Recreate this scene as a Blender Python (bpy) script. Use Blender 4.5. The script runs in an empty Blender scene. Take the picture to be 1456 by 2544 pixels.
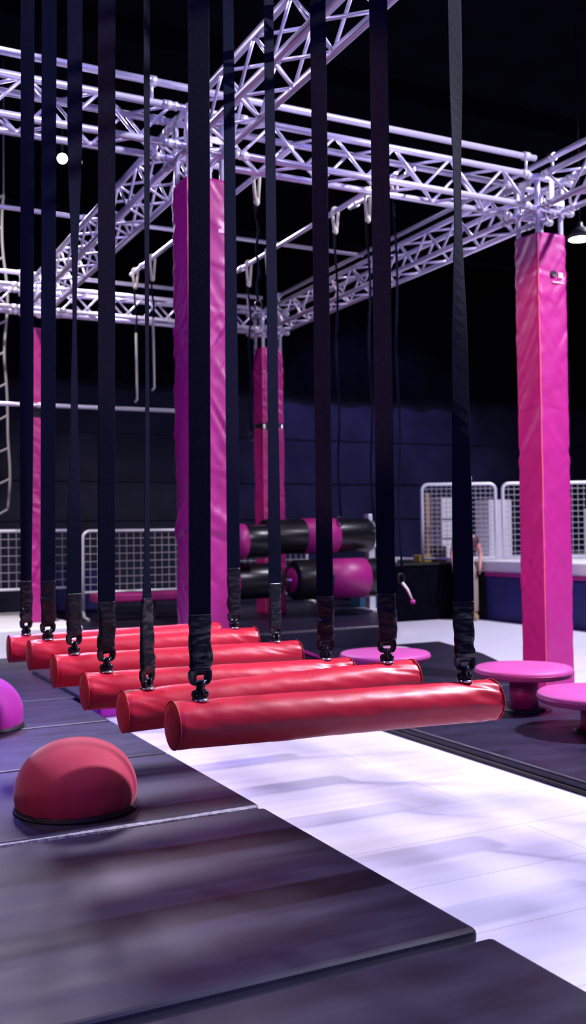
import bpy, math, random
from mathutils import Vector, noise, Matrix
random.seed(7)
sc = bpy.context.scene
COL = sc.collection
PI = math.pi

# ------------------------------------------------------------------ mesh helpers
class MB:
    """collects geometry in world coordinates; build() links it as ONE mesh object"""
    def __init__(s): s.v = []; s.f = []; s.sm = []
    def add(s, vs, fs, smooth=False):
        b = len(s.v); s.v += [tuple(p) for p in vs]
        for f in fs: s.f.append(tuple(b + i for i in f)); s.sm.append(smooth)
        return s
    def box(s, x0, x1, y0, y1, z0, z1):
        vs = [(x, y, z) for z in (z0, z1) for y in (y0, y1) for x in (x0, x1)]
        return s.add(vs, [(0,2,3,1),(4,5,7,6),(0,1,5,4),(2,6,7,3),(0,4,6,2),(1,3,7,5)])
    def obox(s, c, ax, ay, az, sx, sy, sz):
        c = Vector(c); ax, ay, az = Vector(ax).normalized(), Vector(ay).normalized(), Vector(az).normalized()
        vs = [c + ax*sx*i + ay*sy*j + az*sz*k for k in (-.5,.5) for j in (-.5,.5) for i in (-.5,.5)]
        return s.add(vs, [(0,2,3,1),(4,5,7,6),(0,1,5,4),(2,6,7,3),(0,4,6,2),(1,3,7,5)])
    def prism(s, pts, z0, z1):
        n = len(pts)
        vs = [(x, y, z0) for x, y in pts] + [(x, y, z1) for x, y in pts]
        return s.add(vs, [tuple(range(n-1,-1,-1)), tuple(range(n,2*n))] + [(i,(i+1)%n,n+(i+1)%n,n+i) for i in range(n)])
    def loft(s, rings, close=True, caps=True, smooth=True):
        n = len(rings[0]); vs = [p for r in rings for p in r]; fs = []
        m = n if close else n-1
        for k in range(len(rings)-1):
            for i in range(m):
                j = (i+1) % n
                fs.append((k*n+i, k*n+j, (k+1)*n+j, (k+1)*n+i))
        s.add(vs, fs, smooth)
        if caps and close:
            b = len(s.v) - len(vs)
            s.f.append(tuple(b+i for i in range(n-1,-1,-1))); s.sm.append(False)
            s.f.append(tuple(b+(len(rings)-1)*n+i for i in range(n))); s.sm.append(False)
        return s
    def tube(s, p0, p1, r, n=12, r1=None, caps=True):
        return s.path([p0, p1], r, n, caps, r1)
    def path(s, pts, r, n=10, caps=True, r1=None):
        pts = [Vector(p) for p in pts]; rings = []; up = None
        for i, p in enumerate(pts):
            d = ((pts[min(i+1, len(pts)-1)] - p).normalized() + (p - pts[max(i-1, 0)]).normalized()).normalized()
            if up is None:
                up = Vector((0,0,1)) if abs(d.z) < .9 else Vector((1,0,0))
            a = d.cross(up).normalized(); up = a.cross(d).normalized()
            rr = r if r1 is None else r + (r1-r)*i/(len(pts)-1)
            rings.append([p + (a*math.cos(2*PI*k/n) + up*math.sin(2*PI*k/n))*rr for k in range(n)])
        return s.loft(rings, True, caps)
    def lathe(s, prof, c, n=48, axis='z'):
        rings = []
        for r, h in prof:
            ring = []
            for k in range(n):
                a, b = r*math.cos(2*PI*k/n), r*math.sin(2*PI*k/n)
                if axis == 'z': ring.append((c[0]+a, c[1]+b, c[2]+h))
                elif axis == 'x': ring.append((c[0]+h, c[1]+a, c[2]+b))
                else: ring.append((c[0]+b, c[1]+h, c[2]+a))
            rings.append(ring)
        return s.loft(rings)
    def sphere(s, c, r, n=12, sq=(1,1,1)):
        rings = []
        for i in range(1, n):
            t = -PI/2 + PI*i/n
            rings.append([(c[0]+r*sq[0]*math.cos(t)*math.cos(2*PI*k/(2*n)), c[1]+r*sq[1]*math.cos(t)*math.sin(2*PI*k/(2*n)), c[2]+r*sq[2]*math.sin(t)) for k in range(2*n)])
        return s.loft(rings)
    def build(s, name, m, parent=None, bevel=0, seg=2):
        off = Vector((0,0,0))
        p = parent
        while p is not None: off += p.location; p = p.parent
        me = bpy.data.meshes.new(name)
        me.from_pydata([(x-off.x, y-off.y, z-off.z) for x, y, z in s.v], [], s.f)
        me.polygons.foreach_set('use_smooth', s.sm)
        me.materials.append(m); me.update()
        o = bpy.data.objects.new(name, me); COL.objects.link(o)
        if parent is not None: o.parent = parent
        if bevel:
            b = o.modifiers.new('bevel', 'BEVEL'); b.width = bevel; b.segments = seg; b.limit_method = 'ANGLE'; b.harden_normals = False
            for pl in me.polygons: pl.use_smooth = False
        return o

def tag(o, label=None, cat=None, group=None, kind=None):
    if label: o['label'] = label
    if cat: o['category'] = cat
    if group: o['group'] = group
    if kind: o['kind'] = kind
    return o
def thing(name, loc, label, cat, group=None):
    o = bpy.data.objects.new(name, None); COL.objects.link(o); o.location = loc; o.empty_display_size = .1
    return tag(o, label, cat, group)
def link_copy(mesh_obj, parent, loc):
    c = mesh_obj.copy(); COL.objects.link(c); c.parent = parent; c.location = loc
    return c

# ------------------------------------------------------------------ materials
def mat(name, col, rough=.5, metal=0., spec=.5, nscale=0., namt=0., bump=0., bscale=30., stretch=(1,1,1), rvar=0., sheen=0., coat=0.):
    m = bpy.data.materials.new(name); m.use_nodes = True
    nt = m.node_tree; b = nt.nodes['Principled BSDF']
    b.inputs['Base Color'].default_value = (*col, 1); b.inputs['Roughness'].default_value = rough
    b.inputs['Metallic'].default_value = metal; b.inputs['Specular IOR Level'].default_value = spec
    if sheen: b.inputs['Sheen Weight'].default_value = sheen; b.inputs['Sheen Roughness'].default_value = .4
    if coat: b.inputs['Coat Weight'].default_value = coat; b.inputs['Coat Roughness'].default_value = .15
    tc = nt.nodes.new('ShaderNodeTexCoord'); mp = nt.nodes.new('ShaderNodeMapping')
    mp.inputs['Scale'].default_value = stretch; nt.links.new(tc.outputs['Object'], mp.inputs['Vector'])
    if namt or rvar:
        n = nt.nodes.new('ShaderNodeTexNoise'); n.inputs['Scale'].default_value = nscale; n.inputs['Detail'].default_value = 5
        nt.links.new(mp.outputs[0], n.inputs['Vector'])
        if namt:
            r = nt.nodes.new('ShaderNodeValToRGB')
            r.color_ramp.elements[0].position = .3; r.color_ramp.elements[1].position = .7
            r.color_ramp.elements[0].color = (*[c*(1-namt) for c in col], 1); r.color_ramp.elements[1].color = (*[min(1, c*(1+namt)) for c in col], 1)
            nt.links.new(n.outputs['Fac'], r.inputs['Fac']); nt.links.new(r.outputs['Color'], b.inputs['Base Color'])
        if rvar:
            mr = nt.nodes.new('ShaderNodeMapRange'); mr.inputs['From Min'].default_value = .3; mr.inputs['From Max'].default_value = .7
            mr.inputs['To Min'].default_value = rough-rvar; mr.inputs['To Max'].default_value = rough+rvar
            nt.links.new(n.outputs['Fac'], mr.inputs['Value']); nt.links.new(mr.outputs[0], b.inputs['Roughness'])
    if bump:
        n2 = nt.nodes.new('ShaderNodeTexNoise'); n2.inputs['Scale'].default_value = bscale; n2.inputs['Detail'].default_value = 4
        nt.links.new(mp.outputs[0], n2.inputs['Vector'])
        bp = nt.nodes.new('ShaderNodeBump'); bp.inputs['Strength'].default_value = bump; bp.inputs['Distance'].default_value = .01
        nt.links.new(n2.outputs['Fac'], bp.inputs['Height']); nt.links.new(bp.outputs[0], b.inputs['Normal'])
    return m
def emit(name, col, strength):
    m = bpy.data.materials.new(name); m.use_nodes = True
    b = m.node_tree.nodes['Principled BSDF']; b.inputs['Base Color'].default_value = (*col, 1)
    b.inputs['Emission Color'].default_value = (*col, 1); b.inputs['Emission Strength'].default_value = strength
    return m

M = dict(
    floor = mat('white_floor', (.72,.71,.83), .5, nscale=2.2, namt=.05, stretch=(.5,9,1), rvar=.06),
    wall = mat('dark_wall', (.020,.020,.040), .9, spec=.1, nscale=1.5, namt=.3),
    ceil = mat('black_ceiling', (.004,.004,.008), .95, spec=.0, nscale=2, namt=.3),
    drape = mat('black_drape', (.004,.004,.008), .95, spec=.0, nscale=6, namt=.3),
    vinyl_black = mat('black_vinyl_mat', (.0110,.009,.027), .43, spec=.32, nscale=3.5, namt=.30, bump=.12, bscale=7, stretch=(.6,2.2,1), rvar=.07),
    tape = mat('grey_hook_tape', (.22,.22,.29), .65, nscale=40, namt=.5, bump=.5, bscale=60),
    pink = mat('pink_vinyl', (.35,.009,.175), .45, nscale=5, namt=.06, bump=.12, bscale=10),
    pinkdisc = mat('pink_suede_vinyl', (.44,.055,.27), .55, nscale=9, namt=.05),
    piping = mat('orange_pink_piping', (.75,.12,.22), .5),
    red = mat('red_vinyl', (.52,.012,.036), .40, spec=.38, nscale=4, namt=.10, bump=.12, bscale=14),
    redcap = mat('red_vinyl_cap', (.52,.022,.032), .42, nscale=9, namt=.18),
    crimson = mat('crimson_suede', (.36,.013,.050), .75, nscale=3, namt=.12, bump=.08, bscale=25, sheen=.25),
    magenta = mat('magenta_suede', (.40,.006,.30), .7, nscale=3, namt=.10, sheen=.2),
    alu = mat('brushed_aluminium', (.80,.76,.95), .30, metal=.6, nscale=30, namt=.05),
    alu2 = mat('aluminium_casting', (.72,.70,.78), .36, metal=.55, nscale=20, namt=.2),
    web = mat('black_webbing', (.003,.004,.014), .75, spec=.03, bump=.3, bscale=250, nscale=60, namt=.2),
    sleeve = mat('black_vinyl_sleeve', (.006,.006,.011), .28, bump=.15, bscale=40),
    roller = mat('roller_vinyl', (.006,.006,.009), .30, spec=.4),
    blackmetal = mat('black_metal', (.02,.021,.028), .25, metal=.6),
    steel = mat('bright_steel', (.6,.6,.66), .2, metal=.9),
    dark = mat('dark_rubber', (.008,.008,.010), .6),
    white = mat('white_vinyl', (.78,.77,.80), .45),
    galv = mat('galvanised_tube', (.74,.74,.82), .4, metal=.35),
    wire = mat('wire_mesh', (.40,.39,.44), .5, metal=.2),
    rope = mat('grey_rope', (.30,.29,.31), .8),
    cream = mat('cream_webbing', (.62,.58,.50), .7),
    blue = mat('blue_foam', (.010,.012,.13), .55, nscale=6, namt=.3),
    teal = mat('teal_panel', (.02,.10,.22), .6),
    skin = mat('skin', (.62,.30,.24), .55),
    beige = mat('beige_cloth', (.42,.33,.25), .85),
    hair = mat('brown_hair', (.06,.03,.02), .6),
    maroon = mat('dark_shirt', (.08,.025,.04), .8),
    tan = mat('tan_wood', (.36,.22,.12), .6),
    yellow = mat('yellow_plastic', (.55,.38,.05), .5),
    cabinet = mat('pale_cabinet', (.62,.60,.66), .5),
    pale_patch = mat('pale_pink_patch', (.85,.45,.62), .4),  # pale tone painted in for reflection highlights on the column pads
    lampglow = emit('lamp_glow', (1,.98,.92), 30),
    lampdish = mat('lamp_housing', (.10,.10,.10), .4),
)

# faint joints between the boards of the white floor
def floor_joints(m):
    nt = m.node_tree; b = nt.nodes['Principled BSDF']; tc = nt.nodes.new('ShaderNodeTexCoord')
    src = b.inputs['Base Color'].links[0].from_socket
    br = nt.nodes.new('ShaderNodeTexBrick'); br.inputs['Scale'].default_value = 1; br.inputs['Brick Width'].default_value = 3.1
    br.inputs['Row Height'].default_value = .47; br.inputs['Mortar Size'].default_value = .0035; br.inputs['Mortar Smooth'].default_value = .6
    nt.links.new(tc.outputs['Object'], br.inputs['Vector'])
    mx = nt.nodes.new('ShaderNodeMix'); mx.data_type = 'RGBA'
    nt.links.new(br.outputs['Fac'], mx.inputs[0]); nt.links.new(src, mx.inputs[6]); mx.inputs[7].default_value = (.47,.46,.55,1)
    nt.links.new(mx.outputs[2], b.inputs['Base Color'])
floor_joints(M['floor'])

# ------------------------------------------------------------------ setting
def struct(name, mb, m, **k):
    o = mb.build(name, m, **k); o['kind'] = 'structure'; return o
struct('floor', MB().box(-8, 20, -6, 18, -.1, 0), M['floor'])
struct('ceiling', MB().box(-8, 20, -6, 18, 7.5, 7.6), M['ceil'])
struct('wall_back', MB().box(-8, 20, 18, 18.1, 0, 7.5), M['wall'])
struct('wall_left', MB().box(-8.1, -8, -6, 18, 0, 7.5), M['drape'])
struct('wall_right', MB().box(20, 20.1, -6, 18, 0, 7.5), M['drape'])
struct('wall_front', MB().box(-8, 20, -6.1, -6, 0, 7.5), M['drape'])
# ceiling beams, dark and barely visible
for i, y in enumerate((8.0, 11.2, 14.6)):
    struct('trim_%d' % (i+1), MB().box(-8, 20, y-.09, y+.09, 7.22, 7.5), M['ceil'])
# black valance across the top of the far wall
def folds(x0, x1, y, z0, z1, n, amp):
    pts = []
    for i in range(n+1):
        x = x0 + (x1-x0)*i/n
        pts.append((x, y + amp*math.sin(i*1.3) + .6*amp*noise.noise((i*.37, 0, 0))))
    mb = MB()
    a = [(x, yy, z0) for x, yy in pts] + [(x, yy+.02, z0) for x, yy in reversed(pts)]
    b = [(x, yy, z1) for x, yy, z in a] if False else [(p[0], p[1], z1) for p in a]
    return mb.loft([a, b])
c = folds(-7.9, 19.9, 17.7, 4.25, 7.2, 160, .05).build('curtain', M['drape'])
tag(c, 'black curtain hung high across the far wall above the blue-lit strip', 'curtain')
for i, z in enumerate((1.72, 2.45, 3.35)):
    struct('trim_%d' % (i+4), MB().box(-8, 20, 17.96, 18, z-.02, z+.02), M['wall'])

# ------------------------------------------------------------------ floor mats
def slab(name, pts, z0, z1, m, label, cat, group=None, bevel=.02, parent=None):
    o = MB().prism(pts, z0, z1).build(name, m, parent, bevel=bevel, seg=3)
    if label: tag(o, label, cat, group)
    return o
def rect(x0, x1, y0, y1): return [(x0,y0),(x1,y0),(x1,y1),(x0,y1)]
LM = [(.2, 2.665, 'dark vinyl mat at the very front, cut off at the bottom right'),
      (2.735, 4.44, 'large dark vinyl floor mat with a worn sheen in front of the red dome'),
      (4.50, 5.83, 'dark vinyl floor mat carrying the red dome'),
      (5.845, 7.06, 'dark vinyl floor mat just behind the red dome, in front of the magenta dome'),
      (7.075, 8.22, 'dark vinyl floor mat carrying the magenta dome'),
      (8.24, 11.35, 'farthest dark mat on the left, ending at the white block')]
for i, (a, b, lab) in enumerate(LM):
    x1 = 2.06 if i < 5 else 3.0
    t = thing('floor_mat', ((-2.5+x1)/2, (a+b)/2, 0), lab, 'mat', 'dark mats on the left of the white channel')
    slab('mat_body', rect(-2.5, x1, a, b), 0, .06, M['vinyl_black'], None, None, parent=t, bevel=.022)
    if i == 2:
        mb = MB(); n = 60; y0 = a - .045; x0 = -2.4
        top = []; 
        for k in range(n+1):
            x = x0 + (x1-.03-x0)*k/n
            w = .018 + .012*noise.noise((x*3, a, 0))
            top.append(((x, a-.025-w, .0585), (x, a-.025+w, .0585)))
        rings = [[p, q, (q[0], q[1], .04), (p[0], p[1], .04)] for p, q in top]
        mb.loft(rings, smooth=False)
        tag(mb.build('hook_tape', M['tape'], t), 'frayed grey hook tape along the seam')

def mat_piped(pts, z1, label, edge):
    cx = sum(p[0] for p in pts)/len(pts); cy = sum(p[1] for p in pts)/len(pts)
    t = thing('floor_mat', (cx, cy, 0), label, 'mat', 'dark mats on the right of the white channel')
    slab('mat_body', pts, 0, z1, M['vinyl_black'], None, None, parent=t, bevel=.02)
    (xa, ya), (xb, yb) = edge
    mb = MB(); mb.path([(xa, ya, .014), (xb, yb, .014)], .013, 8)
    mb.build('piping', M['dark'], t)
    return t
mat_piped([(3.72,1.8),(5.75,1.8),(5.75,5.9),(5.55,6.8),(3.72,6.8)], .075, 'dark vinyl mat under the two nearest pink discs', ((3.71,1.85),(3.71,6.75)))
mat_piped([(3.72,6.82),(5.52,6.82),(6.38,8.0),(6.68,8.7),(6.98,9.95),(3.72,9.95)], .075, 'dark vinyl mat under the farthest pink disc', ((3.71,6.85),(3.71,9.9)))
slab('floor_mat', rect(2.09, 3.69, 8.0, 9.95), 0, .09, M['vinyl_black'], 'small dark mat behind the bars closing the white channel', 'mat')
slab('foam_strip', rect(2.085, 3.69, 7.5, 7.93), 0, .10, M['magenta'], 'magenta foam strip lying across the white channel behind the bars', 'foam strip', bevel=.03)
slab('foam_strip', [(4.86,9.0),(4.93,9.0),(5.10,9.9),(5.03,9.9)], .075, .10, M['pink'], 'thin pink strip on the dark mat left of the farthest pink disc', 'foam strip', bevel=.006)
# round white spot on the mat beside the far disc
tag(MB().lathe([(.20,0),(.20,.006),(.185,.012)], (6.05,9.55,.0755), 40).build('floor_disc', M['white']), 'flat white round marker lying on the dark mat behind the farthest pink disc', 'marker')

slab('landing_block', rect(.2, 3.0, 11.42, 14.0), 0, .37, M['white'], 'white landing block under the far left pink column', 'block', bevel=.03)
t = thing('platform', (5.5, 12.2, 0), 'low dark padded platform carrying the rollers behind the bars', 'platform')
slab('deck', [(3.06,10.05),(6.42,10.05),(7.82,12.2),(8.1,13.0),(8.1,15.0),(3.06,15.0)], 0, .30, M['vinyl_black'], None, None, parent=t, bevel=.03)

# ------------------------------------------------------------------ domes
def dome(cx, cy, z, R, m, label, squash, seed, base):
    t = thing('dome_cushion', (cx, cy, z), label, 'dome', 'padded domes on the left mats')
    rings = []; n = 72; rows = 30; cz = z + R*.30
    t0 = -.36
    for i in range(rows+1):
        th = t0 + (PI/2 - t0)*(i/rows)**1.0
        ring = []
        for k in range(n):
            a = 2*PI*k/n
            rr = R*max(math.cos(th), .004)**.92
            low = max(0, .75-(th-t0))/.75
            rr *= 1 + .018*low*math.sin(a*17+2*noise.noise((math.cos(a)*2, math.sin(a)*2, seed)))*(.4+abs(noise.noise((math.cos(a)*3, math.sin(a)*3, seed+4))))
            rr *= 1 + .012*noise.noise((math.cos(a)*2*math.cos(th), math.sin(a)*2*math.cos(th), th*2+seed))
            h = (math.sin(th)*R*squash if th > 0 else math.sin(th)*R*.85)
            ring.append((cx+rr*math.cos(a), cy+rr*math.sin(a), cz+h))
        rings.append(ring)
    MB().loft(rings).build('cushion', m, t)
    mb = MB(); pts = [(cx+(R*.965)*math.cos(2*PI*k/60), cy+(R*.965)*math.sin(2*PI*k/60), z+.012) for k in range(61)]
    mb.path(pts, .012, 8, False)
    pts = [(cx+(R*1.0)*math.cos(2*PI*k/60), cy+(R*1.0)*math.sin(2*PI*k/60), z+.006) for k in range(61)]
    mb.path(pts, .008, 8, False)
    mb.build('base_cord', M['dark'], t)
    # sewn seams from the crown
    return t
dome(1.245, 4.90, .06, .298, M['crimson'], 'crimson padded dome standing on the dark mat at left front', .84, 1, 0)
dome(1.165, 7.28, .06, .30, M['magenta'], 'magenta padded dome cut off by the left edge, behind the crimson dome', .92, 5, 0)

# ------------------------------------------------------------------ pink discs on stems
def disc(cx, cy, ztop, R, label, zb=.075):
    t = thing('stepping_disc', (cx, cy, zb), label, 'stepping disc', 'pink stepping discs on stems')
    th = .075
    prof = [(.001, -th), (R*.86, -th), (R*.95, -th*.9), (R*.985, -th*.55), (R, -th*.32), (R*.985, -.010), (R*.95, 0), (R*.5, .004), (.001, .005)]
    MB().lathe(prof, (cx, cy, ztop), 72).build('disc_pad', M['pinkdisc'], t)
    MB().path([(cx+R*.996*math.cos(2*PI*k/72), cy+R*.996*math.sin(2*PI*k/72), ztop-th*.45) for k in range(73)], .004, 6, False).build('piping', M['pink'], t)
    mb = MB().lathe([(.105, 0), (.105, ztop-th-zb)], (cx, cy, zb), 40)
    mb.build('stem', M['pink'], t)
    MB().lathe([(.155, 0), (.155, .008), (.12, .02)], (cx, cy, zb), 40).build('base_flange', M['dark'], t)
    return t
disc(4.47, 7.17, .385, .385, 'farthest of the three pink discs, behind the right ends of the bars')
disc(4.81, 5.79, .395, .358, 'pink disc on a dark magenta stem in front of the right padded column')
disc(4.70, 4.93, .338, .385, 'nearest of the three pink discs, cut off by the right picture edge')

# ------------------------------------------------------------------ padded columns
def rsq(cx, cy, h, rad, npt=10):
    """rounded square ring, counter-clockwise"""
    out = []
    for qx, qy, a0 in ((1,-1,-PI/2),(1,1,0),(-1,1,PI/2),(-1,-1,PI)):
        for k in range(4):
            a = a0 + PI/2*k/3
            out.append((cx+qx*(h-rad)+rad*math.cos(a), cy+qy*(h-rad)+rad*math.sin(a)))
        nx = {(1,-1):(0,1),(1,1):(-1,0),(-1,1):(0,-1),(-1,-1):(1,0)}[(qx,qy)]
        for k in range(1, npt):
            f = k/npt
            sx, sy = cx+qx*h*(1 if nx[0]==0 else 1), cy+qy*h
            # straight edge points between this corner and the next
            ex = cx+qx*(h-rad)+ (rad*math.cos(a0+PI/2)) + nx[0]*f*2*(h-rad)
            ey = cy+qy*(h-rad)+ (rad*math.sin(a0+PI/2)) + nx[1]*f*2*(h-rad)
            out.append((ex, ey))
    return out
def column(cx, cy, segs, ztop, label, seed, half=.163, extras=(), zbase=0):
    t = thing('padded_column', (cx, cy, zbase), label, 'column', 'pink padded truss columns')
    for (z0, z1) in segs:
        rings = []; rows = int((z1-z0)/.019)
        base = rsq(cx, cy, half, .028, 15)
        for i in range(rows+1):
            z = z0 + (z1-z0)*i/rows
            ring = []
            e = min(1, (z1-z)/.10, (z-z0)/.06+.35)
            for (x, y) in base:
                u = (x-cx)+(y-cy)*1.0
                w = noise.noise((u*4.2+seed*3, z*3.2 + u*3.0, seed)) ; w2 = noise.noise((u*9+seed, z*11 - u*6, seed+9))
                sag = noise.noise((x*2, z*.8, seed+3))
                wr = -abs(noise.noise((u*2.2+seed, z*5.5+u*7, seed+20)))
                d = .007*w + .003*w2 + .007*sag + .034*wr*(.35+.65*max(0, noise.noise((z*.9, seed*2.1, u))))
                d -= (1-e)*.006
                for (ku, kz, sd_) in ((5.0, 2.6, 31), (-4.2, 3.1, 57), (1.2, 4.2, 83)):
                    nv = noise.noise((u*1.3+seed*1.7, z*kz+u*ku, seed+sd_))
                    gate = max(0, noise.noise((u*3+sd_, z*1.6, seed*3.3))+.12)
                    d += gate*.013*(math.exp(-((nv-.05)/.07)**2) - .9*math.exp(-((nv+.07)/.07)**2))
                nx_, ny_ = (x-cx), (y-cy); L = max(abs(nx_), abs(ny_))
                fx = nx_/L if abs(nx_) > .98*L or abs(nx_)==L else 0
                fy = ny_/L if abs(ny_) > .98*L or abs(ny_)==L else 0
                zz = z + (.016*noise.noise((u*4, seed, 2)) if i == rows else 0)
                ring.append((x+fx*d, y+fy*d, zz))
            rings.append(ring)
        MB().loft(rings).build('pad', M['pink'], t)
        mb = MB(); px, py = cx-half-.001, cy-half-.001
        pts = [(px+.010+.002*noise.noise((z*3, seed, 0)), py+.010, z) for z in [z0+.01+(z1-z0-.02)*k/40 for k in range(41)]]
        mb.path(pts, .0045, 6); mb.build('seam', M['piping'], t)
    if len(segs) > 1:
        zz = (segs[0][1]+segs[1][0])/2
        MB().prism(rsq(cx, cy, half-.012, .03), segs[0][1]-.03, segs[1][0]+.03).build('band', M['dark'], t)
    for sx in (-1, 1):
        for sy in (-1, 1):
            MB().tube((cx+sx*.128, cy+sy*.128, zbase+.02), (cx+sx*.128, cy+sy*.128, ztop), .022).build('upright', M['alu'], t)
    for (kind, x, z, w, h) in extras:
        y = cy-half-.007
        if kind == 'disc':
            mb = MB().lathe([(.002,-.003),(w*.72,-.003),(w*.78,-.005),(w*.96,-.005),(w,-.002),(w,.016)], (x, y, z), 32, 'y')
            tag(mb.build('vent_disc', M['dark'], t), 'round black disc with a raised rim')
        else:
            tag(MB().box(x-w/2, x+w/2, y-.001, y+.018, z-h/2, z+h/2).build('pale_patch', M['pale_patch'], t, bevel=.001), 'pale rectangular patch')
    return t
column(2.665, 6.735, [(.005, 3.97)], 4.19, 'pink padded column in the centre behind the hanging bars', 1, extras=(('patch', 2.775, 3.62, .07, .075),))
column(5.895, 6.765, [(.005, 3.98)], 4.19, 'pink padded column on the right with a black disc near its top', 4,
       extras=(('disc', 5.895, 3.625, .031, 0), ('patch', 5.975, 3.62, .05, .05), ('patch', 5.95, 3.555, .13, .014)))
column(2.675, 12.26, [(.37, 2.86), (2.98, 3.96)], 4.19, 'pink padded column far left, crossed by a pale rail, on the white block', 8, zbase=.37)
column(5.895, 12.40, [(.30, 2.86), (2.92, 3.97)], 4.19, 'pink padded column far back in the middle, behind the black and pink rollers', 12, zbase=.30)

# ------------------------------------------------------------------ trusses
S = .27; CR = .0258; ZB = 4.19
def truss(axis, a, b, off, label, z=ZB, bay=.26, phase=0):
    """box truss along x (off = near y) or along y (off = left x)"""
    base = (a, off, z) if axis == 'x' else (off, a, z)
    t = thing('box_truss', base, label, 'truss', 'aluminium box trusses of the overhead grid')
    P = (lambda u, v, w: Vector((u, v, w))) if axis == 'x' else (lambda u, v, w: Vector((v, u, w)))
    L = b-a
    o = None
    ch = MB().tube(P(0,0,0), P(L,0,0), CR, 16)
    ch.v = [(x+base[0], y+base[1], zz+base[2]) for x, y, zz in ch.v]
    o = ch.build('chord', M['alu'], t)
    for v, w in ((S,0),(0,S),(S,S)): link_copy(o, t, P(0, v, w))
    n = max(2, int(round(L/bay))); bl = L/n
    protos = {}
    faces = [('s0', 0, None), ('s1', S, None), ('t0', None, 0), ('t1', None, S)]
    for name, v, w in faces:
        for i in range(n):
            up = (i+phase+(name in ('s1','t1'))) % 2
            p0 = P(i*bl, v if v is not None else (0 if up else S), w if w is not None else (0 if up else S))
            p1 = P((i+1)*bl, v if v is not None else (S if up else 0), w if w is not None else (S if up else 0))
            key = (name[0], up)
            if key not in protos:
                mb = MB().tube(Vector(base), Vector(base)+(p1-p0), .0122, 8)
                q = mb.build('brace', M['alu'], t); q.location = p0; protos[key] = q
            else: link_copy(protos[key], t, p0)
    # end plates / collars
    for u in (0.0, L):
        q0 = P(u + (.03 if u == 0 else -.03), 0, 0)
        d = P(.06,0,0); cb = None
        for v in (0, S):
            for w in (0, S):
                if cb is None: cb = MB().tube(Vector(base)-d*.5, Vector(base)+d*.5, CR*1.3, 14).build('collar', M['alu2'], t); cb.location = q0
                else: link_copy(cb, t, q0+P(0, v, w))
    return t
def node(x, y, label, z=ZB):
    t = thing('truss_corner', (x, y, z), label, 'truss corner', 'corner blocks of the truss grid')
    h = S
    mb = MB()
    e = .085
    for v in (0, h):
        for w in (0, h):
            mb.tube((x-e, y+v, z+w), (x+h+e, y+v, z+w), CR, 14)
            mb.tube((x+v, y-e, z+w), (x+v, y+h+e, z+w), CR, 14)
            mb.tube((x+v, y+w, z-e*.6), (x+v, y+w, z+h+.03), CR, 14)
    mb.build('corner_frame', M['alu'], t)
    jb = None
    for v in (0, h):
        for w in (0, h):
            for u in (0, h):
                if jb is None: jb = MB().sphere((x, y, z), .037, 8).build('joint', M['alu2'], t)
                else: link_copy(jb, t, (v, w, u))
    for v in (-.055, h+.055):
        MB().box(x+.02, x+h-.02, y+v-.006, y+v+.006, z+.03, z+.075).box(x+.09, x+.135, y+v-.005, y+v+.005, z+.02, z+h-.02).build('bracket_plate', M['alu2'], t)
        MB().box(x+v-.006, x+v+.006, y+.02, y+h-.02, z+h-.075, z+h-.03).box(x+v-.005, x+v+.005, y+.10, y+.14, z+.02, z+h-.02).build('bracket_plate', M['alu2'], t)
    # couplers: conical spigots and bolts
    for v in (0, h):
        for w in (0, h):
            for sgn, s0 in ((-1, -e), (1, h+e)):
                MB().tube((x+s0, y+v, z+w), (x+s0+sgn*.04, y+v, z+w), .034, 14, .028).build('coupler', M['alu2'], t)
                MB().tube((x+v, y+s0, z+w), (x+v, y+s0+sgn*.04, z+w), .034, 14, .028).build('coupler', M['alu2'], t)
    # clamp hanging below
    mb = MB(); pts = [(x+h*.5+.05*math.cos(q), y-.01, z-.05+.055*math.sin(q)) for q in [2*PI*k/20 for k in range(17)]]
    mb.path(pts, .010, 8); mb.build('clamp', M['alu2'], t)
    return t
CX, RX, FY, BY = 2.53, 5.76, 6.60, 12.12
g = .128
node(CX, FY, 'aluminium truss corner on top of the central pink column')
node(RX, FY+.03, 'aluminium truss corner on top of the right pink column')
node(CX+.01, BY, 'brightly lit truss corner on top of the far left pink column')
node(RX, BY+.14, 'truss corner on top of the far middle pink column')
truss('x', -1.2, CX-g, FY, 'bright box truss running from the central column out of the left edge')
truss('x', CX+S+g, RX-g, FY, 'bright aluminium box truss joining the central and right columns', phase=1)
truss('y', 2.4, FY-g, CX, 'box truss from the central column rising steeply out of the picture top')
truss('y', FY+S+g, BY-g, CX, 'aluminium box truss receding from the central column to the far left column', phase=1)
truss('y', 2.8, FY-g+.03, RX, 'aluminium box truss leaving the right edge of the picture at the right column')
truss('y', FY+S+g+.03, BY-g+.14, RX, 'violet-lit box truss receding from the right column to the far middle column', phase=1)
truss('x', CX+.01+S+g, RX-g, BY, 'far box truss joining the far left and far middle columns')
truss('x', -1.5, CX-g, BY, 'brightly lit far box truss left of the far left column', phase=1)

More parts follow.
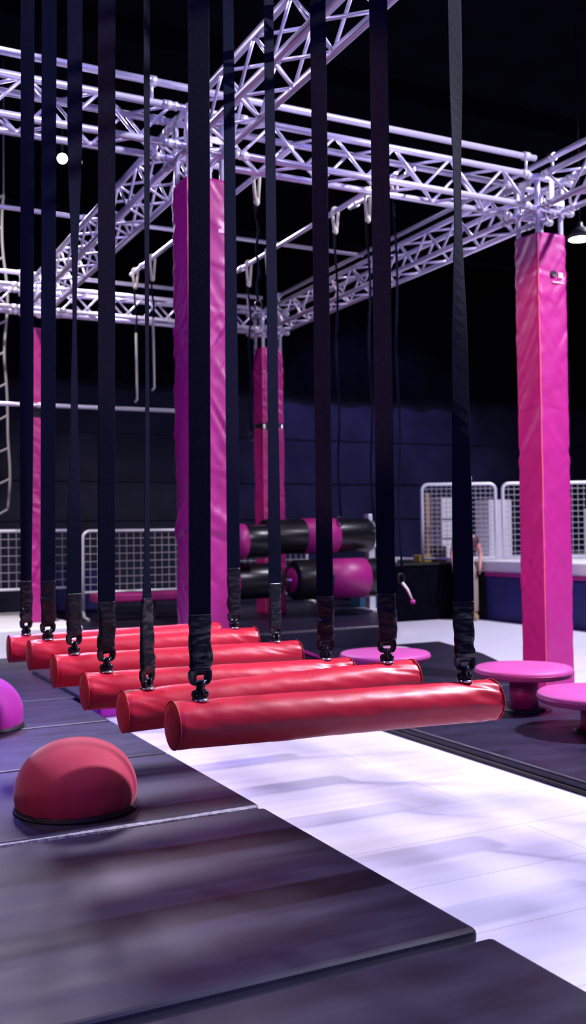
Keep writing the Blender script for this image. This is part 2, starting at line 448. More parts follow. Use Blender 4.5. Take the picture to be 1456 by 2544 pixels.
def pipe(pts, r, label, clamps, cz=None, m='alu'):
    """single tube above the truss on little clamp posts"""
    a, b = Vector(pts[0]), Vector(pts[-1])
    t = thing('pipe', a, label, 'pipe', 'single pipes of the overhead grid')
    MB().path(pts, r, 16).build('tube', M[m], t)
    for f in clamps:
        p = a.lerp(b, f)
        mb = MB().lathe([(r*1.45,-.03),(r*1.45,.03)], p, 16, 'x' if abs((b-a).x) > abs((b-a).y) else 'y')
        if cz is not None: mb.tube(p, (p.x, p.y, cz), .012, 8)
        mb.build('clamp', M['alu2'], t)
    return t
ZT = ZB+S
pipe([(-1.2,6.6,4.61),(2.45,6.6,4.61),(5.72,6.6,4.61)], .026, 'round pipe mounted above the front truss from upper left to the right column', (.05,.5,.985), ZT+CR)
pipe([(5.84,2.8,4.61),(5.84,12.1,4.61)], .024, 'round pipe above the truss at the right column, leaving the right edge', (.1,.40,.7,.98), ZT+CR)
pipe([(-1.5,12.15,4.62),(5.7,12.15,4.62)], .024, 'round pipe above the far truss at the far left column', (.1,.55,.97), ZT+CR)
pipe([(-1.5,9.70,4.60),(5.84,9.70,4.585)], .022, 'pale pipe crossing the middle of the truss grid behind the central column', (.48,.56,.60), None)
pipe([(3.46,6.8,4.40),(3.46,10.9,4.40)], .022, 'thin pipe carrying cream slings, just right of the central column', (.1,.9), None)
pipe([(4.42,6.8,4.34),(4.42,10.3,4.34)], .022, 'thin pipe carrying cream slings, halfway between central and right columns', (.1,.9), None)
pipe([(-.5,12.05,2.99),(4.60,12.05,3.01)], .026, 'pale horizontal rail in front of the far left column at head height', (.62,), None)

# slings: cream webbing loop round the pipe, thin black strap hanging from it
def sling(x, y, zp, ln, zend, label, lit=False, pink=False):
    t = thing('hanging_sling', (x, y, zp), label, 'sling', 'slings hanging in the truss grid')
    mb = MB(); pts = [(x+.03*math.cos(a), y, zp+.032*math.sin(a)) for a in [PI*k/10 for k in range(11)]]
    pts = [(x+.012, y, zp-ln)] + [(x+.026, y, zp-.05)] + pts + [(x-.026, y, zp-.05), (x-.012, y, zp-ln)]
    mb.path(pts, .014, 8); mb.sphere((x, y, zp-ln), .026, 8, (1,1,1.4)); mb.build('webbing_loop', M['cream'], t)
    mb = MB(); n = 14
    pts = [(x+.012*math.sin(k*1.1+x), y, zp-ln+(zend-(zp-ln))*k/n) for k in range(n+1)]
    rings = [[(p[0]-.011, p[1]-.002, p[2]), (p[0]+.011, p[1]-.002, p[2]), (p[0]+.011, p[1]+.002, p[2]), (p[0]-.011, p[1]+.002, p[2])] for p in pts]
    mb.loft(rings); mb.build('strap', M['web'], t)
    mb = MB()
    if lit:
        mb.path([(x, y, zend+.75), (x+.004, y, zend+.3), (x+.006, y, zend), (x-.02, y, zend-.04)], .014, 8); mb.build('rope_tail', M['rope'], t)
    else:
        pts = [(x+.03*math.cos(2*PI*k/18), y, zend-.045+.045*math.sin(2*PI*k/18)) for k in range(19)]
        mb.path(pts, .007, 6, False); mb.build('end_ring', M['blackmetal'], t)
    if pink:
        MB().path([(x+.01, y, zend-.08), (x+.05, y-.02, zend-.14), (x+.085, y-.03, zend-.22)], .013, 8, r1=.009).build('grip', M['cream'], t)
        MB().sphere((x+.095, y-.03, zend-.245), .022, 8).build('grip_end', M['pink'], t)
    return t
sling(3.46, 10.75, 4.40, .17, 2.95, 'cream sling with a pale rope tail, left of the central column', lit=True)
sling(3.46, 10.15, 4.40, .22, 3.0, 'cream sling with a pale rope tail, next to the central column', lit=True)
sling(3.46, 7.45, 4.40, .22, 3.35, 'cream sling just under the front truss, right of the central column')
sling(4.42, 9.75, 4.34, .22, 2.5, 'cream sling farthest along the right-hand thin pipe, near the central column')
sling(4.42, 9.25, 4.34, .22, 3.2, 'second cream sling along the right-hand thin pipe, over the far middle column')
sling(4.42, 7.82, 4.34, .18, 1.55, 'long black strap on a cream sling, left of the two nearest the front truss')
sling(4.42, 7.25, 4.34, .24, 1.5, 'long black strap on a cream sling close under the front truss')
pipe([(4.62,6.8,4.42),(4.62,7.9,4.42)], .018, 'short pipe close under the front truss carrying one long black strap', (.1,.9), None)
sling(4.62, 7.13, 4.42, .12, 1.05, 'longest black strap with a pink-tipped grip at its lower end', pink=True)

# ------------------------------------------------------------------ swing bars and straps
N = 6; Y1, DY = 3.3, .592; XL, XR = 1.181, 2.572; R = .0855
ZL = [.734,.692,.694,.716,.736,.714]; ZR = [.703,.722,.668,.705,.737,.722]
blab = ['nearest red padded bar hanging on two black straps', 'second nearest red padded bar', 'third red padded bar counted from the front',
        'fourth red padded bar counted from the front', 'fifth red padded bar, second from the back', 'farthest red padded bar, in front of the central column']
def swing_bar(k):
    y = Y1+DY*k; zl, zr = ZL[k], ZR[k]
    t = thing('swing_bar', ((XL+XR)/2, y, (zl+zr)/2), blab[k], 'swing bar', 'red padded swing bars in a row')
    rows = 110; n = 56; rings = []
    for i in range(rows+1):
        f = i/rows; x = XL + (XR-XL)*f; zc = zl+(zr-zl)*f
        ring = []; de = min(f, 1-f)
        dl = min(abs(x-(XL+.105)), abs(x-(XR-.135)))
        for j in range(n):
            a = 2*PI*j/n; ca, sa = math.cos(a), math.sin(a)
            d = .0022*noise.noise((x*5+k*7, ca*1.5, sa*1.5)) + .0012*noise.noise((x*14+k, ca*3, sa*3))
            pull = max(0, sa)*math.exp(-(dl/.12)**2)
            fold = -abs(noise.noise((x*11 - a*2.2 + k*3, a*1.2, k*2.3)))
            d += .010*fold*(.14 + 1.2*math.exp(-(max(0, (1-f))/.16)**2)*(.4+.6*max(0,sa+.5)) + .7*math.exp(-(f/.12)**2)*max(0,sa+.4))
            d -= .004*pull*math.exp(-(dl/.04)**2)
            if i == 0 or i == rows: d -= .0035
            rr = R + d
            ring.append((x, y+rr*ca, zc+rr*sa))
        rings.append(ring)
    MB().loft(rings, caps=False).build('cover', M['red'], t)
    for x, zc, s in ((XL, zl, -1), (XR, zr, 1)):
        prof = [(R-.003, 0), (R-.006, s*.004), (R*.6, s*.007), (.001, s*.008)]
        MB().lathe(prof, (x, y, zc), 56, 'x').build('end_cap', M['redcap'], t)
        pts = []
        for q in range(57):
            a = 2*PI*q/56; rr = R-.001+.0012*noise.noise((math.cos(a)*4, math.sin(a)*4, k+s))
            pts.append((x+s*.001, y+rr*math.cos(a), zc+rr*math.sin(a)))
        MB().path(pts, .0024, 6, False).build('piping', M['redcap'], t)
    for x, f in ((XL+.103, .074), (XR-.135, .903)):
        zc = zl+(zr-zl)*f
        mb = MB().lathe([(.032,-.004),(.030,.003),(.012,.007),(.002,.008)], (x, y, zc+R-.001), 24)
        mb.build('eye_plate', M['steel'], t)
        pts = [(x+.014*math.cos(a), y, zc+R+.008+.016*math.sin(a)) for a in [PI*q/10 for q in range(11)]]
        MB().path(pts, .0045, 8).build('eye_bolt', M['steel'], t)
    return t
for k in range(N): swing_bar(k)

HY = .45025  # heading
W = .085
# (bar, side, sleeve length, hook height, [(z, width fraction)], lean, label)
P0 = dict(
 L=[ (.204,.050,[(5.6,.88),(1.2,.92)]), (.30,.020,[(5.6,.40),(3.2,.28),(2.2,.17),(1.35,.24),(.95,.62)]), (.228,.046,[(5.6,.95),(1.2,.92)]),
     (.217,.044,[(5.6,.95),(3.6,.90),(2.55,.25),(2.1,.42),(1.3,.88)]), (.25,.034,[(5.6,1.0),(1.2,.97)]), (.25,.034,[(5.6,1.0),(2.2,.98),(1.1,.80)]) ],
 R=[ (.235,.042,[(5.6,.85),(3.4,.66),(2.75,.36),(2.1,.80),(1.3,.97)]), (.225,.042,[(5.6,1.0),(1.2,1.0)]), (.235,.040,[(5.6,.95),(1.2,1.0)]),
     (.248,.034,[(5.6,.62),(2.2,.72),(1.2,.85),(.95,.72)]), (.29,.034,[(5.6,.78),(1.2,.95)]), (.25,.034,[(5.6,.95),(1.2,.95)]) ])
slab_names = dict(
 L=['left black strap of the nearest bar, the widest strap in the picture', 'left black strap of the second bar, turned edge-on so it looks thin', 'left black strap of the third bar, flat and wide',
    'left black strap of the fourth bar, twisted narrow halfway up', 'left black strap of the fifth bar, second strap from the left edge', 'left black strap of the farthest bar, nearest the left edge'],
 R=['right black strap of the nearest bar, twisted narrow near the top', 'right black strap of the second bar, wide and flat', 'right black strap of the third bar, just left of the second bar strap',
    'right black strap of the fourth bar, in front of the far middle column', 'right black strap of the fifth bar, at the right side of the central column', 'right black strap of the farthest bar, behind the widest strap'])
def interp(tab, z):
    tab = sorted(tab)
    if z <= tab[0][0]: return tab[0][1]
    for (a, fa), (b, fb) in zip(tab, tab[1:]):
        if z <= b:
            s = (z-a)/(b-a); s = s*s*(3-2*s); return fa+(fb-fa)*s
    return tab[-1][1]
def strap(k, side):
    sl, hook, tab = P0[side][k]
    y = Y1+DY*k
    if side == 'L': xb = XL+.103; zc = ZL[k]+(ZR[k]-ZL[k])*.074; lean = .011
    else: xb = XR-.135; zc = ZL[k]+(ZR[k]-ZL[k])*.903; lean = .0035
    zt = zc+R+.006
    t = thing('hanging_strap', (xb, y, zt), slab_names[side][k], 'strap', 'black straps carrying the red bars')
    sight = Vector((xb, y, 0)).normalized(); right = Vector((sight.y, -sight.x, 0))
    def wdir(z):
        f = max(-1, min(1, interp(tab, z))); a = math.acos(f)
        return right*math.cos(a) + sight*math.sin(a)
    X = lambda z: xb + lean*(z-zt)
    zr0 = zt+hook-.004; zr1 = zr0+.056; zs1 = zr1+sl-.012
    # webbing
    rings = []; n = 90; z0 = zs1-.03; z1 = 5.6
    for i in range(n+1):
        z = z0+(z1-z0)*i/n; w = wdir(z); nn = Vector((w.y, -w.x, 0)); c = Vector((X(z), y, z))
        c += nn*.002*noise.noise((z*1.3, k, 0))
        hw = W/2; th = .0016
        rings.append([c-w*hw-nn*th*.3, c-w*(hw-.003)-nn*th, c+w*(hw-.003)-nn*th, c+w*hw-nn*th*.3, c+w*hw+nn*th*.3, c+w*(hw-.003)+nn*th, c-w*(hw-.003)+nn*th, c-w*hw+nn*th*.3])
    MB().loft(rings, smooth=False).build('webbing', M['web'], t)
    # sleeve
    rings = []; n = 60; m = 28; z0 = zr1-.006; sd = k*3.7+(11 if side == 'R' else 0)
    for i in range(n+1):
        f = i/n; z = z0+(zs1-z0)*f; w = wdir(z); nn = Vector((w.y, -w.x, 0)); c = Vector((X(z), y, z))
        wob = noise.noise((sd, z*16, 0)); crush = noise.noise((sd+5, z*24, 1))
        hw = W/2*(1.0 + .02 + .12*wob*(1-f) - .16*max(0, crush)*(1-f**3)); th = .006+.005*(1-f)
        if f < .06: hw *= .90; th *= .8
        c += w*(.012*noise.noise((sd, z*13, 7)))*(1-f*f) + nn*(.006*noise.noise((sd+2, z*15, 3)))*(1-f*f)
        ring = []
        for j in range(m):
            a = 2*PI*j/m; ca, sa = math.cos(a), math.sin(a)
            ex = math.copysign(abs(ca)**.55, ca); ey = math.copysign(abs(sa)**.7, sa)
            d = (1-.35*f)*(.0052*noise.noise((sd+ex*1.2, z*46, ey*.8)) - .0065*abs(noise.noise((sd+ex*1.6, z*34+ex*2.2, ey))))
            p = c + w*(hw*ex) + nn*(th*ey + math.copysign(d, ey)*min(1, abs(ey)*1.5))
            ring.append(p)
        rings.append(ring)
    MB().loft(rings).build('sleeve', M['sleeve'], t)
    # buckle: plate ring with a rounded slot
    zm = (zr0+zr1)/2; w = wdir(zr0); nn = Vector((w.y, -w.x, 0))
    if abs(interp(tab, zr0)) < .5: pass
    c = Vector((X(zm), y, zm)); mb = MB()
    no = 32; outer = []; inner = []
    for j in range(no):
        a = 2*PI*j/no; ca, sa = math.cos(a), math.sin(a)
        ex = math.copysign(abs(ca)**.5, ca); ey = math.copysign(abs(sa)**.5, sa)
        tap = 1-.14*max(0, -ey)
        outer.append((ex*W*.52*tap, ey*.031)); inner.append((ex*W*.20, ey*.0095-.003))
    fr = []
    for (pts, d) in ((outer, .008), (outer, -.008), (inner, -.008), (inner, .008), (outer, .008)):
        fr.append([c + w*u + Vector((0,0,v)) + nn*d*(.8 if pts is outer else 1) for u, v in pts])
    mb.loft(fr, caps=False); mb.build('buckle', M['blackmetal'], t)
    # hook: solid clevis block with two prongs closing round the eye bolt
    mb = MB(); h = max(hook, .022); rings = []
    for q in range(11):
        f = q/10; z = zt - .004 + (h+.016)*f
        hw = .021*(1 - .30*math.sin(PI*f)**2 + .10*(1-f)); hd = .013*(1-.2*f)
        sh = w*(.007*math.sin(PI*(f-.5)))
        rings.append([Vector((X(zt), y, z)) + sh + w*(hw*math.copysign(abs(math.cos(2*PI*a/20))**.7, math.cos(2*PI*a/20))) + nn*(hd*math.sin(2*PI*a/20)) for a in range(20)])
    mb.loft(rings)
    c0 = Vector((X(zt), y, zt+.012))
    for sg in (-1, 1): mb.sphere(c0+w*(.019*sg), .014, 8, (1,1,1.25))
    mb.path([c0+w*.012+nn*.014+Vector((0,0,h)), c0-w*.004+nn*.018+Vector((0,0,h*.5)), c0+w*.010+nn*.016-Vector((0,0,.006))], .006, 8)
    mb.build('hook', M['blackmetal'], t)
for k in range(N):
    for sd in 'LR': strap(k, sd)
# rails the straps hang from (above the picture)
for nm, x, lab in (('overhead_rail', 1.336, 'black overhead rail from which the left straps hang'), ('overhead_rail', 2.454, 'black overhead rail from which the right straps hang')):
    t = thing(nm, (x, 4.8, 5.6), lab, 'rail', 'overhead rails carrying the straps')
    MB().box(x-.06, x+.06, 2.9, 6.7, 5.59, 5.67).build('beam', M['dark'], t, bevel=.006)
    for y in (3.2, 4.8, 6.4): MB().tube((x, y, 5.66), (x, y, 7.5), .012, 10).build('hanger_rod', M['dark'], t)

# ------------------------------------------------------------------ far things
# cargo net, upper left
t = thing('cargo_net', (1.6, 12.75, 1.8), 'grey rope cargo net hanging at the far left edge', 'net')
mb = MB(); xs = [.55+.46*i for i in range(5)]; zs = [1.75+.40*j for j in range(11)]
def npnt(x, z): return (x+.07*noise.noise((x*2, z*1.1, 0)), 12.75+.05*noise.noise((x, z, 4)), z+.05*noise.noise((x*1.7, z, 9)))
for x in xs:
    mb.path([npnt(x, zs[0]+(zs[-1]-zs[0])*q/60) for q in range(61)], .017, 6)
for z in zs:
    for x0, x1 in zip(xs, xs[1:]):
        a, b = Vector(npnt(x0, z)), Vector(npnt(x1, z))
        mb.path([a.lerp(b, q/10)-Vector((0,0,.09*math.sin(PI*q/10))) for q in range(11)], .015, 6)
mb.build('rope_mesh', M['rope'], t)
mb = MB()
for x in (xs[0], xs[2], xs[4]): mb.tube(npnt(x, zs[-1]), (x, 12.75, 7.5), .008, 6)
mb.build('hanger_line', M['rope'], t)
mb = MB()
for q in range(4):
    mb.path([(.6+1.5*s/14+.0, 12.72-.03*q, 2.02+.05*q-.14*math.sin(PI*s/14*(1+.3*q))+.12*s/14) for s in range(15)], .022, 6)
mb.build('bundled_rope', M['rope'], t)

def arc(c, r, a0, a1, n=6):
    return [(c[0]+r*math.cos(a0+(a1-a0)*i/n), c[1]+r*math.sin(a0+(a1-a0)*i/n)) for i in range(n+1)]
def barrier(o, d, L, z0, zm0, zm1, label, foot=True, sp=.10, tubr=.022, legs=True, group='wire mesh crowd barriers'):
    """o = start (x, y), d = unit direction, frame zm0..zm1, legs to z0"""
    o = Vector((o[0], o[1], 0)); d = Vector((d[0], d[1], 0)).normalized(); nr = Vector((d.y, -d.x, 0))
    t = thing('wire_barrier', (o.x, o.y, z0), label, 'barrier', group)
    V = lambda u, z: o + d*u + Vector((0,0,z))
    r = .10
    pts = [(0, z0 if legs else zm0)] + arc((r, zm1-r), r, PI, PI/2) + arc((L-r, zm1-r), r, PI/2, 0) + [(L, z0 if legs else zm0)]
    MB().path([V(*p) for p in pts], tubr, 12).build('frame', M['galv'], t)
    MB().tube(V(0, zm0), V(L, zm0), tubr*.8, 10).build('bottom_rail', M['galv'], t)
    mb = MB(); n = int(L/sp)
    for i in range(1, n): mb.tube(V(L*i/n, zm0), V(L*i/n, zm1), .0048, 5, caps=False)
    k = int((zm1-zm0)/sp)
    for j in range(1, k): mb.tube(V(0, zm0+(zm1-zm0)*j/k), V(L, zm0+(zm1-zm0)*j/k), .0048, 5, caps=False)
    mb.build('wire_mesh', M['wire'], t)
    if foot:
        for u in (0, L):
            mb = MB(); mb.path([V(u, z0+.10)-nr*.0, V(u, z0+.03)+nr*.06, V(u, z0+.02)+nr*.26], .020, 10)
            mb.path([V(u, z0+.10), V(u, z0+.03)-nr*.06, V(u, z0+.02)-nr*.26], .020, 10); mb.build('foot', M['galv'], t)
    return t
barrier((3.405,12.95), (1,0), 1.5, .30, .66, 1.475, 'crowd barrier with a rounded corner behind the low pink bench')
barrier((1.60,13.3), (1,0), 1.82, .37, .72, 1.49, 'wire mesh crowd barrier behind the far left column')
barrier((5.3,14.2), (1,0), 2.1, .30, .45, 1.20, 'wire mesh crowd barrier behind the black and pink rollers')
# bench
t = thing('bench', (4.1, 12.55, .30), 'low bench with pink pad before the mesh barrier left of the central column', 'bench')
MB().box(3.42, 4.95, 12.38, 12.72, .545, .66).build('seat', M['pink'], t, bevel=.03, seg=3)
for x in (3.55, 4.2, 4.82): MB().box(x-.04, x+.04, 12.44, 12.66, .30, .55).build('leg', M['dark'], t, bevel=.005)
# blue foam blocks at left edge
for i, (x, y, z0, z1, lab) in enumerate(((1.75,14.6,.0,1.75,'tall blue foam block behind the left barrier at the picture edge'), (3.75,14.65,.30,.95,'small blue foam block on the platform behind the bench'))):
    o = MB().box(x-.35, x+.35, y-.3, y+.3, z0, z1).build('foam_block', M['blue'], bevel=.04, seg=3)
    tag(o, lab, 'foam block', 'blue foam blocks behind the barriers')

# rollers
def roller(x0, x1, y, z, r, bands, label, dx=0.):
    t = thing('padded_roller', ((x0+x1)/2, y, z), label, 'roller', 'black and pink padded rollers')
    e = .035
    MB().lathe([(r*.3, 0), (r*.9, 0), (r, e), (r, x1-x0-e), (r*.9, x1-x0), (r*.3, x1-x0)], (x0, y, z), 48, 'x').build('cover', M['roller'], t)
    for a, b in bands:
        MB().lathe([(r*.99, a), (r+.006, a+.004), (r+.006, b-.004), (r*.99, b)], (0, y, z), 48, 'x').build('band', M['pink'], t)
    for x, s in ((x0, -1), (x1, 1)):
        MB().lathe([(r*.62, 0), (r*.60, s*.012), (r*.2, s*.02)], (x, y, z), 32, 'x').build('end_cap', M['pink'], t)
    MB().tube((x0-.08, y, z), (x1+.08, y, z), .03, 12).build('axle', M['steel'], t)
    return t
roller(5.45, 7.06, 11.70, 1.365, .232, [(6.015,6.51)], 'upper right black padded roller with one pink band')
roller(5.78, 7.14, 11.52, .795, .262, [(6.27,6.85)], 'lower right black padded roller with a wide pink band')
roller(4.74, 5.32, 11.30, 1.31, .215, [(4.85,5.0)], 'upper left black padded roller with a pink end')
roller(4.74, 5.62, 11.62, .80, .232, [(4.85,5.0)], 'lower left black padded roller beside the far middle column')
for x, y, h, lab in ((7.27,12.02,1.66,'pale steel post at the right end of the black and pink rollers'), (4.60,11.46,1.62,'pale steel post at the left end of the rollers, behind the central column')):
    t = thing('roller_stand', (x, y, .30), lab, 'stand', 'posts carrying the rollers')
    MB().box(x-.05, x+.05, y-.06, y+.06, .30, h).build('post', M['galv'], t, bevel=.008)
    MB().box(x-.12, x+.12, y-.25, y+.25, .30, .33).build('foot_plate', M['galv'], t, bevel=.004)
    MB().box(x-.08, x+.06, y-.10, y+.16, 1.20, 1.50).build('bearing', M['galv'], t, bevel=.01)
    MB().box(x-.08, x+.06, y-.16, y+.10, .70, .90).build('bearing', M['galv'], t, bevel=.01)
tag(MB().box(7.50, 7.86, 12.7, 13.0, .30, .72).build('crate', M['teal'], bevel=.01), 'teal crate on the platform right of the rollers', 'crate')

# black podium, blue stage, barriers on top
t = thing('podium', (9.05, 13.9, 0), 'black draped podium at the back right behind the white floor', 'podium')
MB().box(8.36, 9.74, 13.06, 15.5, 0, .87).build('body', M['drape'], t, bevel=.02)
MB().box(8.34, 9.74, 13.04, 15.5, .87, .905).build('top', M['dark'], t, bevel=.008)
t = thing('stage', (11.5, 12.0, 0), 'blue padded stage with pink edge and white top behind the right column', 'stage')
MB().box(9.76, 15.5, 9.0, 12.62, 0, .69).build('base', M['blue'], t, bevel=.03)
MB().box(9.745, 15.5, 8.985, 12.63, .69, .745).build('edge_trim', M['pink'], t, bevel=.015)
MB().box(9.78, 15.5, 9.02, 15.4, .745, .93).build('deck', M['white'], t, bevel=.02)
MB().box(9.78, 15.5, 12.64, 15.4, 0, .755).build('back_base', M['dark'], t)
dd = (.893, -.45)
barrier((9.08,13.36), dd, 1.19, .92, .965, 2.165, 'tall white wire barrier standing on the black podium, left of the right column', foot=False, sp=.075, tubr=.028, group='tall barriers on the stage')
barrier((10.25,12.77), dd, 1.50, .94, .970, 2.165, 'tall white wire barrier on the stage right behind the right column', foot=False, sp=.09, tubr=.028, group='tall barriers on the stage')
t = thing('post', (9.86, 13.15, .93), 'white post with a round knob behind the tall barriers', 'post')
MB().tube((9.86,13.15,.93), (9.86,13.15,2.24), .032, 12).build('shaft', M['white'], t); MB().sphere((9.86,13.15,2.26), .05, 8).build('knob', M['white'], t)
def box(name, x0, x1, y0, y1, z0, z1, m, label, cat, bev=.01):
    t = thing(name, ((x0+x1)/2, (y0+y1)/2, z0), label, cat)
    MB().box(x0, x1, y0, y1, z0, z1).build('body', M[m], t, bevel=bev); return t
t = box('cabinet', 10.12, 10.70, 14.3, 14.7, .93, 2.0, 'cabinet', 'narrow pale cabinet behind the left tall wire barrier', 'cabinet')
for z in (1.28, 1.62): MB().box(10.14, 10.68, 14.285, 14.31, z-.008, z+.008).build('shelf_gap', M['dark'], t)
box('cabinet', 10.85, 11.35, 13.9, 14.3, .93, 1.95, 'cabinet', 'wide pale cabinet standing on the stage behind the barrier', 'cabinet')
box('post', 9.42, 9.50, 13.75, 13.83, .905, 2.05, 'tan', 'tan wooden post behind the tall wire barrier', 'post', .006)
box('crate', 9.15, 9.38, 13.55, 13.75, .905, 1.02, 'yellow', 'yellow crate on the podium behind the barrier', 'crate')
box('crate', 9.52, 9.72, 13.6, 13.8, .905, 1.16, 'dark', 'black crate on the podium beside the tan post', 'crate')
t = thing('rail', (8.5, 14.0, .905), 'short pale rail on the podium left of the tall barrier', 'rail')
MB().box(8.40, 9.10, 13.96, 14.02, .935, .985).build('bar', M['white'], t, bevel=.01)
for x in (8.46, 8.96): MB().box(x-.02, x+.02, 13.97, 14.01, .905, .94).build('post', M['white'], t)
box('cabinet', 12.0, 13.2, 12.2, 12.8, .93, 1.75, 'cabinet', 'pale box on the stage at the right edge of the picture', 'cabinet')

# ------------------------------------------------------------------ person beside the podium, mostly behind a strap
def skin_body(name, joints, edges, m, parent, root=0, sub=2):
    off = parent.location
    me = bpy.data.meshes.new(name)
    me.from_pydata([(x-off.x, y-off.y, z-off.z) for x, y, z, r in joints], edges, []); me.materials.append(m)
    o = bpy.data.objects.new(name, me); COL.objects.link(o); o.parent = parent
    o.modifiers.new('skin', 'SKIN').use_smooth_shade = True
    for i, j in enumerate(joints):
        r = j[3]; me.skin_vertices[0].data[i].radius = (r, r) if not isinstance(r, tuple) else r
        me.skin_vertices[0].data[i].use_root = (i == root)
    s = o.modifiers.new('sub', 'SUBSURF'); s.levels = sub; s.render_levels = sub
    return o
px, py = 9.46, 12.72
rx, ry = .893, -.45   # sideways axis seen from the camera
q = lambda u, v, z, r: (px+u*rx+v*ry*-1*.0+v*.45, py+u*ry+v*.893, z, r)
person = thing('person', (px, py, 0), 'person in beige trousers and dark top standing by the podium, mostly hidden', 'person')
J = [q(0,0,.84,.115), q(0,0,.98,.105), q(0,.0,1.15,.12), q(0,0,1.27,.11), q(0,0,1.36,.048), q(0,-.01,1.43,.062), q(.0,-.01,1.52,.085), q(0,0,1.59,.06),
     q(.16,0,1.27,.052), q(.235,.02,1.04,.038), q(.20,-.10,.86,.028), q(-.16,0,1.27,.052), q(-.22,.02,1.04,.038), q(-.20,-.06,.84,.028),
     q(.085,0,.76,.085), q(.10,-.01,.44,.058), q(.11,.01,.10,.04), q(.115,-.12,.03,.035),
     q(-.085,0,.76,.085), q(-.10,-.01,.44,.058), q(-.11,.01,.10,.04), q(-.115,-.12,.03,.035)]
E_ = [(0,1),(1,2),(2,3),(3,4),(4,5),(5,6),(6,7),(3,8),(8,9),(9,10),(3,11),(11,12),(12,13),(0,14),(14,15),(15,16),(16,17),(0,18),(18,19),(19,20),(20,21)]
def hand(J, E, wrist, u0, z0, v0, s):
    for i in range(4):
        a = len(J); J.append(q(u0+(i-1.5)*.004*s, v0-.022+.016*i, z0-.075, .0095)); J.append(q(u0-.004*s, v0-.024+.017*i, z0-.115+.006*abs(i-1.5), .008)); J.append(q(u0-.016*s, v0-.024+.016*i, z0-.145+.008*abs(i-1.5), .007))
        E += [(wrist,a),(a,a+1),(a+1,a+2)]
    a = len(J); J.append(q(u0-.012*s, v0-.045, z0-.045, .010)); J.append(q(u0-.018*s, v0-.058, z0-.085, .008)); E += [(wrist,a),(a,a+1)]
hand(J, E_, 10, .20, .86, -.10, 1); hand(J, E_, 13, -.20, .84, -.06, -1)
skin_body('body', J, E_, M['skin'], person)
T = [q(0,0,.90,.135), q(0,0,.80,.13), q(.09,0,.72,.105), q(.105,-.01,.44,.085), q(.115,.01,.09,.075), q(-.09,0,.72,.105), q(-.105,-.01,.44,.085), q(-.115,.01,.09,.075)]
skin_body('trousers', T, [(0,1),(1,2),(2,3),(3,4),(1,5),(5,6),(6,7)], M['beige'], person)
T = [q(0,0,.92,.135), q(0,0,1.05,.128), q(0,0,1.20,.142), q(0,0,1.305,.10), q(.15,0,1.275,.068), q(.19,.01,1.16,.06), q(-.15,0,1.275,.068), q(-.19,.01,1.16,.06)]
skin_body('shirt', T, [(0,1),(1,2),(2,3),(3,4),(4,5),(3,6),(6,7)], M['maroon'], person)
for sg in (-1, 1):
    mb = MB(); rings = []
    for i in range(9):
        f = i/8; v = .07-.27*f; rw = .045*math.sin(PI*(.15+.7*f))+.008; hz = .10*(1-f)**.6+.03
        rings.append([q(sg*.115+rw*math.cos(2*PI*a/14), v, max(.004, .02+hz*.5+hz*.5*math.sin(2*PI*a/14)), 0)[:3] for a in range(14)])
    mb.loft(rings).build('shoe', M['tan'], person)
def sp(u, v, z, r, sq): 
    p = q(u, v, z, 0); return MB().sphere(p[:3], r, 12, sq)
sp(0, .02, 1.545, .108, (1,1,1.05)).build('hair', M['hair'], person)
mb = MB()
for u in (-.032, .032): mb.sphere(q(u,-.088,1.515,0)[:3], .010, 6)
mb.sphere(q(0,-.10,1.485,0)[:3], .014, 6, (.8,.8,1.3)); mb.build('face', M['skin'], person)

# ------------------------------------------------------------------ visible lamps
def spotlamp(p, aim, r, label):
    p = Vector(p); a = (Vector(aim)-p).normalized()
    t = thing('spotlight', p, label, 'lamp', 'lamps hanging from the ceiling')
    mb = MB(); mb.tube(p-a*.22, p, r*.6, 24, r, False); mb.tube(p-a*.24, p-a*.22, r*.5, 24); mb.build('housing', M['lampdish'], t)
    MB().tube(p-a*.03, p-a*.02, r*.92, 24).build('lens', M['lampglow'], t)
    MB().tube(p-a*.2, (p.x-a.x*.2, p.y-a.y*.2, 7.5), .015, 8).build('hanger', M['lampdish'], t)
spotlamp((3.44,14.0,6.82), (1.0,4,1.0), .07, 'small bright spotlight under the dark ceiling at upper left')
spotlamp((3.66,14.0,6.80), (4.6,6,1.0), .06, 'smaller dim spotlight right beside the bright one at upper left')
t = thing('pendant_lamp', (8.47,9.0,4.9), 'white glowing pendant lamp at the right edge above the right column', 'lamp')
MB().lathe([(.155,0),(.15,.05),(.09,.12),(.03,.16),(.03,.2)], (8.47,9.0,4.9), 32).build('lamp_shade', M['lampdish'], t)
MB().lathe([(.001,-.012),(.10,-.008),(.148,.004)], (8.47,9.0,4.9), 32).build('diffuser', M['lampglow'], t)
MB().tube((8.47,9.0,5.1), (8.47,9.0,7.5), .008, 8).build('cable', M['dark'], t)

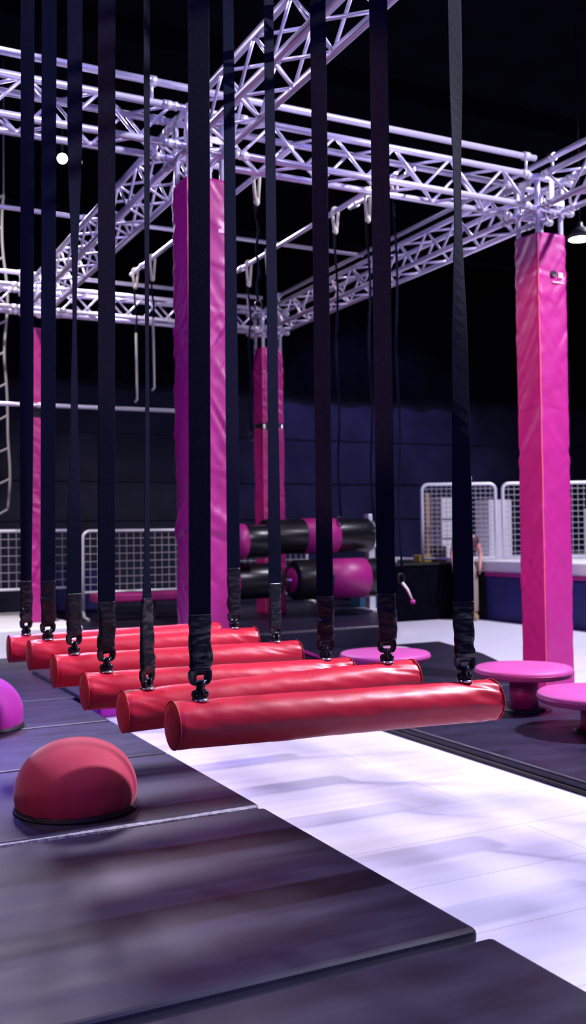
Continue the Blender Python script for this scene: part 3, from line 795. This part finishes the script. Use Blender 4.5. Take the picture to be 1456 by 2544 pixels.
# ------------------------------------------------------------------ light
def area(loc, aim, size, power, col, spread=PI):
    l = bpy.data.lights.new('area', 'AREA'); l.shape = 'DISK'; l.size = size; l.energy = power; l.color = col; l.spread = spread
    o = bpy.data.objects.new('scene_light', l); COL.objects.link(o); o.location = loc
    o.rotation_euler = (Vector(aim)-Vector(loc)).to_track_quat('-Z','Y').to_euler()
    return o
def spot(loc, aim, angle, power, col, size=.12, blend=.5):
    l = bpy.data.lights.new('spot', 'SPOT'); l.spot_size = math.radians(angle); l.spot_blend = blend; l.energy = power; l.color = col; l.shadow_soft_size = size
    o = bpy.data.objects.new('scene_light', l); COL.objects.link(o); o.location = loc
    o.rotation_euler = (Vector(aim)-Vector(loc)).to_track_quat('-Z','Y').to_euler()
    return o
area((7.8, 3.0, 7.1), (3.2, 4.2, 0), .30, 660, (.84,.81,1.0), math.radians(108))
spot((3.40, 13.90, 6.75), (.9, 3.4, 0), 62, 2900, (.78,.70,1.0), .8)
spot((0.9, 14.0, 7.1), (1.1, 8.1, 0), 28, 5600, (.16,.11,1.0), .25)  # unseen violet lamp, added for the blue sheen on the left mats
spot((-5.5, 3.0, 5.0), (2.5, 7.1, 1.9), 27, 1100, (.34,.05,1.0), .3)
spot((-2.6, 2.8, 3.9), (5.2, 5.5, 2.1), 27, 3000, (1.0,.40,.32), .10, .3)
spot((-2.2, 3.1, 2.8), (1.3, 4.6, .75), 40, 170, (1.0,.56,.50), .08)  # second warm lamp, added to brighten the bar end caps
spot((0.6, 6.3, 7.2), (1.7, 4.4, .5), 50, 900, (.92,.82,1.0), .12)
spot((5.4, -3.0, 5.8), (4.3, 6.7, 2.9), 31, 530, (.98,.84,1.0), .3, .5)
spot((-.6, 3.2, 6.9), (1.6, 6.7, 4.3), 60, 700, (.60,.52,1.0), .12)  # unseen lamp, added to brighten the left front truss
spot((0.2, 7.3, 7.2), (1.6, 11.42, .1), 26, 2600, (.86,.82,1.0), .12)  # unseen lamp, added to whiten the landing block
spot((1.2, 9.4, 7.2), (2.4, 12.1, 3.9), 55, 1500, (1.0,.90,.78), .15)
spot((4.2, 8.9, 7.2), (6.0, 12.0, 2.4), 34, 480, (1.0,.80,.82), .15)  # unseen lamp, added to brighten the far middle column and rollers
area((10.8, 8.6, 7.2), (10.2, 11.0, 0), .8, 330, (.86,.82,1.0), math.radians(120))
spot((9.5, 13.5, 6.9), (11.0, 18, 2.0), 62, 1300, (.34,.30,1.0), .3)
area((.5, -1.5, 7.2), (1.5, 4.5, 2.0), 2.2, 300, (.09,.12,1.0))  # added blue fill in place of ambient light, no source in view
w = bpy.data.worlds.new('World'); sc.world = w; w.use_nodes = True
bg = w.node_tree.nodes['Background']; bg.inputs[0].default_value = (.10,.09,.22,1); bg.inputs[1].default_value = .05

# ------------------------------------------------------------------ camera
F_PX, YAW, PITCH, ROLL = 2456.3, math.radians(26.76), math.radians(1.262), math.radians(.825)
cam = bpy.data.cameras.new('camera'); co = bpy.data.objects.new('camera', cam); COL.objects.link(co)
f0 = Vector((math.sin(YAW), math.cos(YAW), 0)); r0 = Vector((math.cos(YAW), -math.sin(YAW), 0)); u0 = Vector((0,0,1))
f = f0*math.cos(PITCH)+u0*math.sin(PITCH); u1 = u0*math.cos(PITCH)-f0*math.sin(PITCH)
r = r0*math.cos(ROLL)-u1*math.sin(ROLL); u = u1*math.cos(ROLL)+r0*math.sin(ROLL)
co.matrix_world = Matrix(((r.x,u.x,-f.x,0),(r.y,u.y,-f.y,0),(r.z,u.z,-f.z,1.4),(0,0,0,1)))
cam.sensor_fit = 'VERTICAL'; cam.sensor_height = 36; cam.sensor_width = 24; cam.lens = F_PX/2544*36
cam.clip_start = .05; cam.clip_end = 100
cam.dof.use_dof = True; cam.dof.focus_distance = 4.1; cam.dof.aperture_fstop = 2.6
sc.camera = co
vs = sc.view_settings; vs.view_transform = 'Standard'; vs.look = 'None'; vs.gamma = 1; vs.exposure = 0; vs.use_curve_mapping = False
